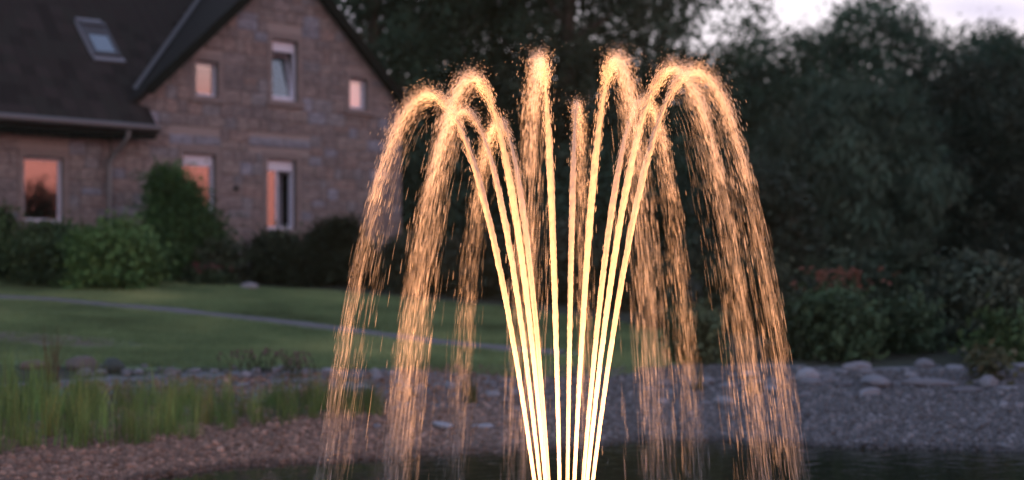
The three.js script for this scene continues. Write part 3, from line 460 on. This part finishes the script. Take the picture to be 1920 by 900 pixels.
{
  const R = rng(201);
  const brown = std(0.17, 0.12, 0.10, 0.9, { bumpMap: grainTex, bumpScale: 0.02 }), pale = std(0.30, 0.32, 0.37, 0.8, { bumpMap: grainTex, bumpScale: 0.02 });
  rock('brown boulder at the far left behind the reeds', ...at(62, 14.1), [0.16, 0.11, 0.14], std(0.12, 0.09, 0.078, 0.9), 3, null, 0.2);
  rock('large brown-grey boulder behind the reeds, left of the rubble', ...at(155, 14.2), [0.24, 0.14, 0.2], std(0.105, 0.092, 0.085, 0.9), 12, null, 0.2);
  rock('very dark boulder next to the large brown one behind the reeds', ...at(212, 14.2), [0.16, 0.11, 0.15], std(0.04, 0.055, 0.05, 0.9), 20, null, 0.0);
  rock('pale grey rock lying by the shrubs in front of the house', ...at(467, 23.4), [0.2, 0.1, 0.18], std(0.2, 0.2, 0.21, 0.9), 5, null, 0.0);
  rock('flat bright bluish stone at the waterline behind the left arches', ...at(830, 12.4), [0.17, 0.06, 0.12], pale, 9, null, 0.0);
  rock('smaller pale stone left of the flat bright bluish one', ...at(705, 12.3), [0.05, 0.045, 0.05], pale, 11, null, 0);
  rock('long pale stone just right of the flat bright bluish one', ...at(905, 12.5), [0.13, 0.045, 0.1], pale, 10, null, 0);
  rock('light stone on the right bank below the small dark bush', ...at(1882, 13.3), [0.075, 0.06, 0.06], pale, 16, null, 0);
  rock('light stone cut by the right edge of the picture on the bank', ...at(1912, 13.25), [0.06, 0.05, 0.05], pale, 18, null, 0);
  rock('light angular rock on top of the right bank by the falling water', ...at(1515, 15.0), [0.17, 0.13, 0.14], pale, 19, null, 0);
  rock('flat grey rock at the upper edge of the right bank below the shrubs', ...at(1640, 14.6), [0.3, 0.13, 0.18], rockMats[0], 22, null, 0.15);
  rock('long flat grey rock right of the upper flat one on the right bank', ...at(1740, 14.5), [0.34, 0.1, 0.18], rockMats[2], 24, null, 0.15);
  const left = 'grey stone in the rubble band between reeds and lawn', right = 'grey stone of the rock bank right of the fountain';
  for (let i = 0; i < 105; i++) { const px = 150 + 820 * R(), d = 13.6 + 0.95 * R() + 0.25 * smooth(px, 150, 700), [x, z] = at(px, d), s = 0.035 + 0.07 * R() * R(); rock(left, x, z, [s * (1 + 0.5 * R()), s * (0.7 + 0.4 * R()), s], rockMats[Math.floor(R() * 5)], 300 + i, 'grey stones of the left rubble band', 0.2); }
  for (let i = 0; i < 130; i++) { const a = R(), px = 1215 + 760 * a, d = 13.5 + 1.9 * Math.sqrt(R()), [x, z] = at(px, d), s = (0.03 + 0.11 * R() ** 3) * (px < 1340 ? 1.25 : 1); rock(right, x, z, [s * (1 + 0.9 * R()), s * (0.5 + 0.4 * R()), s], rockMats[Math.floor(R() * R() * 5)], 500 + i, 'grey stones of the right rock bank', 0.25); }
  // loose gravel of the shore: too many to count
  const peb = new THREE.IcosahedronGeometry(1, 1), list = [], cols = [], q = new THREE.Quaternion(), e = new THREE.Euler();
  let guard = 0;
  while (list.length < 120000 && guard++ < 1200000) {
    const x = -5.5 + 12.5 * R(), d = 8.4 + 7.4 * R(), s0 = shore(x, d); if (s0 < -0.5 || s0 > 3.5) continue; if (Math.abs(x) > 0.44 * d + 0.3) continue;
    if (s0 > 1.7 && R() < (x < 0.6 ? 0.85 : 0.35)) continue; if (x > 1 && R() < 0.5) continue;
    const z = -d, s = 0.009 + 0.017 * R() * R() + (R() < 0.03 ? 0.02 : 0);
    list.push(new THREE.Matrix4().compose(V(x, height(x, z) + s * 0.3, z), q.setFromEuler(e.set(R() * 6, R() * 6, R() * 6)).clone(), V(s * (1 + 0.5 * R()), s * 0.75, s)));
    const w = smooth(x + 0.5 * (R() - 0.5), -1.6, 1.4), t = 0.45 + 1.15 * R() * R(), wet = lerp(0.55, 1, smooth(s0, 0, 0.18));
    cols.push(new THREE.Color().setRGB(lerp(0.25, 0.135, w) * t * wet, lerp(0.16, 0.14, w) * t * wet, lerp(0.12, 0.155, w) * t * wet));  // brown left, grey right; the fountain's warm light is painted into the left
  }
  const m = instances('gravel', peb, std(1, 1, 1, 0.85), list, null, cols); m.userData = { kind: 'stuff', label: 'loose brown and grey pebbles covering the pond shore, left ones painted warmer with fountain glow', category: 'gravel' };
}

/* ---------- grass and reeds ---------- */
function blades(seed, n, rad, h, w, lean) {
  const r = rng(seed), p = [], ix = [];
  for (let i = 0; i < n; i++) {
    const a = r() * 6.28, rr = rad * Math.sqrt(r()), bx = Math.cos(a) * rr, bz = Math.sin(a) * rr, hh = h * (0.55 + 0.5 * r()), la = r() * 6.28, ll = lean * hh * (r() ** 1.6), sa = r() * 6.28, sx = Math.cos(sa) * w / 2, sz = Math.sin(sa) * w / 2, k = p.length / 3;
    for (let j = 0; j <= 3; j++) { const t = j / 3, o = ll * t * t, ww = 1 - t * 0.92; const x = bx + Math.cos(la) * o, z = bz + Math.sin(la) * o, y = hh * t - 0.25 * o * t; p.push(x - sx * ww, y, z - sz * ww, x + sx * ww, y, z + sz * ww); if (j) { const q = k + j * 2; ix.push(q - 2, q - 1, q, q, q - 1, q + 1); } }
  }
  const g = new THREE.BufferGeometry(); g.setAttribute('position', new THREE.Float32BufferAttribute(p, 3)); g.setIndex(ix); g.computeVertexNormals(); return g;
}
const bladeMat = new THREE.MeshPhysicalMaterial({ color: 0xffffff, roughness: 0.8, transmission: 0.3, thickness: 0, side: THREE.DoubleSide, specularIntensity: 0.3 });
{ // lawn turf
  const R = rng(301), g = blades(9, 16, 0.10, 0.055, 0.006, 0.8), list = [], cols = [], q = new THREE.Quaternion();
  let guard = 0;
  while (list.length < 60000 && guard++ < 600000) {
    const d = 13 + 11.5 * Math.sqrt(R()), x = (R() * 2 - 1) * 0.44 * d; if (x > 3 || !inside(LAWN, x, d) || edge(PATH, x, d, true) < 0.33) continue;
    const z = -d, s = 0.7 + 0.7 * R(), ex = (x + 6.7) / 1.9, ez = (z + 16.35 - 0.05 * (x + 6.7)) / 0.5; if (Math.hypot(ex, ez) < 1 && R() < 0.8) continue;
    list.push(new THREE.Matrix4().compose(V(x, height(x, z) - 0.004, z), q.setFromAxisAngle(up, R() * 6.28).clone(), V(s, s, s)));
    const n = fbm(x * 0.4, 5, z * 0.4, 3), t = 0.7 + 0.6 * R() + 1.3 * n + 0.5 * fbm(x * 0.25 + 3, 8, z * 1.1, 2);
    cols.push(new THREE.Color().setRGB(0.175 * t * (1 + 0.6 * Math.max(0, n)), 0.265 * t, 0.13 * t));
  }
  const m = instances('grass', g, bladeMat, list, null, cols); m.userData = { kind: 'stuff', label: 'short green turf of the sloping lawn', category: 'grass' };
}
{ // reeds along the left shore
  const R = rng(302), g = [blades(21, 17, 0.13, 0.55, 0.012, 0.4), blades(22, 13, 0.10, 0.66, 0.012, 0.28), blades(23, 20, 0.16, 0.4, 0.011, 0.6)], q = new THREE.Quaternion();
  const lists = [[], [], []], cols = [[], [], []];
  for (let i = 0; i < 330; i++) {
    const px = -60 + 780 * R(), d = lerp(10.15, 12.5, clamp(px / 620, -0.1, 1.1)) + lerp(2.7, 0.9, clamp(px / 620, 0, 1)) * R(), [x, z] = at(px, d), s0 = shore(x, d); if (s0 < 0.4) continue;
    const k = Math.floor(R() * 3), s = lerp(1.0, 0.68, smooth(px, 50, 560)) * (0.6 + 0.5 * R()), t = 3.6 * (0.35 + 0.95 * R() * R()) * lerp(1, 0.62, smooth(px, 380, 620));
    lists[k].push(new THREE.Matrix4().compose(V(x, height(x, z) - 0.01, z), q.setFromAxisAngle(up, R() * 6.28).clone(), V(s, s, s)));
    cols[k].push(new THREE.Color().setRGB(0.076 * t * (0.85 + 0.5 * R()), 0.125 * t, 0.04 * t));
  }
  const bed = thing('reed_bed', 'dense bed of green reeds along the left pond shore', 'reeds', [0, 0, 0]); bed.userData.kind = 'stuff';
  g.forEach((geo, k) => { const m = instances('blades', geo, bladeMat, lists[k], bed, cols[k]); m.userData.kind = 'stuff'; });
  // clumps that stand out from the bed
  const one = (label, px, d, h, seed, col) => { const [x, z] = at(px, d), m = single('reed_clump', label, 'reeds', blades(seed, 26, 0.09, h, 0.016, 0.35), new THREE.MeshPhysicalMaterial({ color: new THREE.Color().setRGB(...col), roughness: 0.8, transmission: 0.3, thickness: 0, side: THREE.DoubleSide, specularIntensity: 0.3 }), [x, height(x, z), z]); return m; };
  one('bright yellow-green reed clump at the left end of the bed', 92, 11.1, 0.6, 401, [0.25, 0.28, 0.09]);
  one('yellow-green reed clump fanning out in the left part of the bed', 145, 11.35, 0.55, 402, [0.23, 0.27, 0.085]);
  one('tall reed clump with reddish stems among the left reeds', 100, 13.2, 0.66, 403, [0.14, 0.085, 0.05]);
  one('yellowish reed clump in the middle of the bed below the rubble', 312, 11.9, 0.48, 404, [0.25, 0.27, 0.09]);
  one('straight slender yellow reed clump in the right half of the bed', 382, 12.1, 0.5, 405, [0.25, 0.25, 0.09]);
  one('last reed clump right of the bed beside the outer falling water', 600, 12.9, 0.5, 406, [0.19, 0.24, 0.08]);
  one('small reed tuft growing from the bank behind the left falling water', 880, 13.6, 0.42, 407, [0.075, 0.085, 0.035]);
  one('dark grass tuft on the rock bank behind the right falling water', 1310, 14.6, 0.4, 408, [0.065, 0.075, 0.032]);
  one('small dark grass tuft among the rocks behind the outer right falls', 1415, 14.3, 0.36, 409, [0.06, 0.07, 0.03]);
}

/* ---------- the fountain ---------- */
{
  const FX = 0.256, FZ = -6.0, G = 9.81, Y0 = 0.1;
  const f = thing('fountain', 'floodlit pond fountain throwing a ring of arching golden water jets', 'fountain', [FX, 0, FZ]);
  const steel = std(0.35, 0.34, 0.33, 0.35, { metalness: 0.9 });
  part('nozzle_ring', new THREE.TorusGeometry(0.07, 0.018, 10, 40).rotateX(Math.PI / 2).translate(0, 0.07, 0), steel, f);
  part('float', new THREE.LatheGeometry([[0, -0.12], [0.3, -0.12], [0.36, -0.05], [0.33, 0.02], [0.12, 0.05], [0, 0.05]].map((p) => new THREE.Vector2(...p)), 40), std(0.02, 0.02, 0.02, 0.6), f);
  part('support_ring', new THREE.TorusGeometry(0.88, 0.016, 8, 64).rotateX(Math.PI / 2).translate(0, -0.01, 0), steel, f);
  for (let i = 0; i < 3; i++) part('spoke', new THREE.CylinderGeometry(0.012, 0.012, 0.58, 8).rotateX(Math.PI / 2).translate(0, 0, 0.6).rotateY(i * 2.0944 + 0.3), steel, f);
  const water = new THREE.MeshPhysicalMaterial({ color: new THREE.Color().setRGB(0.6, 0.6, 0.6), roughness: 1, transmission: 0.5, thickness: 0, ior: 1.33, specularIntensity: 0.6, side: THREE.DoubleSide });   // white with air
  const clear = new THREE.MeshPhysicalMaterial({ color: new THREE.Color().setRGB(0.95, 0.95, 0.95), roughness: 0.26, transmission: 0.95, thickness: 0, ior: 1.33, side: THREE.DoubleSide });
  // a strand of water: pointed at both ends, heavier in front, lying along y
  const drop = new THREE.LatheGeometry([[0, -0.5], [0.32, -0.36], [0.5, -0.1], [0.42, 0.16], [0.2, 0.38], [0, 0.5]].map((p) => new THREE.Vector2(...p)), 6);
  // [angle from the viewer's side, radius of the apex, its height, strength]
  const JETS = [[-84, 0.665, 2.59, 1.1], [-39, 0.685, 2.60, 1.15], [-11, 0.70, 2.66, 1.0], [15, 0.74, 2.655, 1.0], [46, 0.655, 2.655, 1.0], [77, 0.635, 2.69, 1.15], [136, 0.64, 2.63, 0.8], [171, 0.62, 2.63, 0.6], [-150, 0.665, 2.53, 0.8], [-124, 0.62, 2.56, 0.75]];
  JETS.forEach(([deg, ra, H, k], n) => {
    const R = rng(900 + n), a = THREE.MathUtils.degToRad(deg), r0 = 0.07, vy = Math.sqrt(2 * G * (H - Y0)), T = vy / G, vr = (ra - r0) / T, ux = Math.sin(a), uz = Math.cos(a);
    const posAt = (t, jr, jt, jy) => { const r = r0 + vr * (1 + jr) * t, s = jt * vr * t; return V(ux * r - uz * s, Y0 + vy * (1 + jy) * t - 0.5 * G * t * t, uz * r + ux * s); };
    // the solid stream: a lumpy tube that breaks up below the apex
    const seg = 220, rad = 9, pts = []; for (let i = 0; i <= 60; i++) pts.push(posAt((i / 60) * T * 1.06, 0, 0, 0));
    const c = new THREE.CatmullRomCurve3(pts), g = new THREE.TubeGeometry(c, seg, 1, rad), p = g.attributes.position, P = c.getSpacedPoints(seg);
    for (let i = 0; i < p.count; i++) {
      const s = Math.floor(i / (rad + 1)), u = s / seg, o = P[s], dx = p.getX(i) - o.x, dy = p.getY(i) - o.y, dz = p.getZ(i) - o.z;
      let r = (0.0062 + 0.009 * u + 0.005 * u * u) * (1 + (0.06 + 0.2 * u) * perlin.noise(o.y * 22 + n * 7, dx + 3, dz) + (0.04 + 0.3 * u) * perlin.noise(o.y * 70 + n, dx * 3, dz * 3 + 5)) * smooth(1 - u, 0, 0.25);
      p.setXYZ(i, o.x + dx * r, o.y + dy * r, o.z + dz * r);
    }
    g.computeVertexNormals();
    const jet = part('water_jet', g, water, f);
    const list = [], q = new THREE.Quaternion(), Tend = 2.04 * T;
    const spray = [], add = (t, jr, jt, jy, off, w, stretch, into = list) => {
      const pos = posAt(t, jr, jt, jy); if (pos.y < 0.02) return;
      pos.x += gauss(R) * off; pos.z += gauss(R) * off; pos.y += gauss(R) * off;
      const vel = V(ux * vr * (1 + jr), vy * (1 + jy) - G * t, uz * vr * (1 + jr)), sp = vel.length();
      into.push(new THREE.Matrix4().compose(pos, q.setFromUnitVectors(V(0, -1, 0), vel.normalize()).clone(), V(w, Math.max(w * 1.3, sp * stretch), w)));
    };
    // drops fraying off the stream and round the crown of the arch
    for (let i = 0; i < 3400 * k; i++) { const t = T * (i % 5 < 2 ? 0.3 + 0.6 * R() : 0.82 + 0.5 * R()), o = t / T; add(t, gauss(R) * 0.013, gauss(R) * 0.016, gauss(R) * 0.003, 0.003 + 0.010 * Math.min(1.2, o * o), 0.0012 + 0.0018 * R() * R(), 0.006 + 0.008 * R(), o < 0.92 ? spray : list); }
    for (let i = 0; i < 220 * k; i++) { const t = T * (0.86 + 0.5 * R()); add(t, gauss(R) * 0.05, gauss(R) * 0.06, 0.004 * gauss(R) + 0.006, 0.012, 0.0014 + 0.0022 * R() * R(), 0.008); }
    for (let i = 0; i < 1200 * k; i++) { const t = T * (0.8 + 0.65 * R()), o = t / T; add(t, gauss(R) * 0.012, gauss(R) * 0.014, -Math.abs(gauss(R)) * 0.003, 0.006, 0.001 + 0.0012 * R(), 0.008 + 0.01 * R()); }
    // strands: chains of drops that left the nozzle alike
    for (let j = 0; j < 105 * k; j++) {
      const jr = gauss(R) * 0.024 - (R() < 0.35 ? 0.13 * R() : 0), jt = gauss(R) * 0.034, jy = -Math.abs(gauss(R)) * 0.010, fat = R() < 0.12 ? 2.6 : 1, n0 = 12 + 24 * R();
      for (let i = 0; i < n0; i++) add(T * 0.95 + (Tend - T * 0.95) * Math.pow(R(), 0.85), jr + 0.004 * gauss(R), jt + 0.004 * gauss(R), jy, 0.003, (0.00036 + 0.0005 * R()) * fat, 0.014 + 0.036 * R() * R());
    }
    // heavier single drops that catch the light
    for (let i = 0; i < 150 * k; i++) add(T * 1.02 + (Tend - T) * R(), gauss(R) * 0.035 - 0.04 * R(), gauss(R) * 0.042, -0.012 * R(), 0.006, 0.0024 + 0.0022 * R(), 0.007 + 0.009 * R());
    instances('spray', drop, water, spray, jet).userData.kind = 'stuff';
    const m = instances('falling_drops', drop, clear, list, jet); m.userData.kind = 'stuff';
  });
  // warm floodlights on the float
  const warm = new THREE.Color(1, 0.392, 0.125);
  for (let i = 0; i < 6; i++) {
    const a = (i + 0.5) * Math.PI / 3, x = Math.sin(a) * 0.88, z = Math.cos(a) * 0.88;
    const l = part('floodlight', new THREE.CylinderGeometry(0.055, 0.04, 0.08, 16).translate(x, 0.03, z), steel, f);
    part('lens', new THREE.CylinderGeometry(0.048, 0.048, 0.006, 16).translate(x, 0.075, z), new THREE.MeshStandardMaterial({ color: 0x222222, emissive: warm, emissiveIntensity: 4 }), l);
    const s = new THREE.SpotLight(warm, 78, 0, THREE.MathUtils.degToRad(48), 1, 2);
    s.name = 'floodlight'; s.position.set(FX + x, 0.09, FZ + z); s.target.position.set(FX + x * 0.05, 2.0, FZ + z * 0.05); s.castShadow = true; s.shadow.radius = 2.4;
    scene.add(s, s.target);
  }
}
renderer.render(scene, camera);
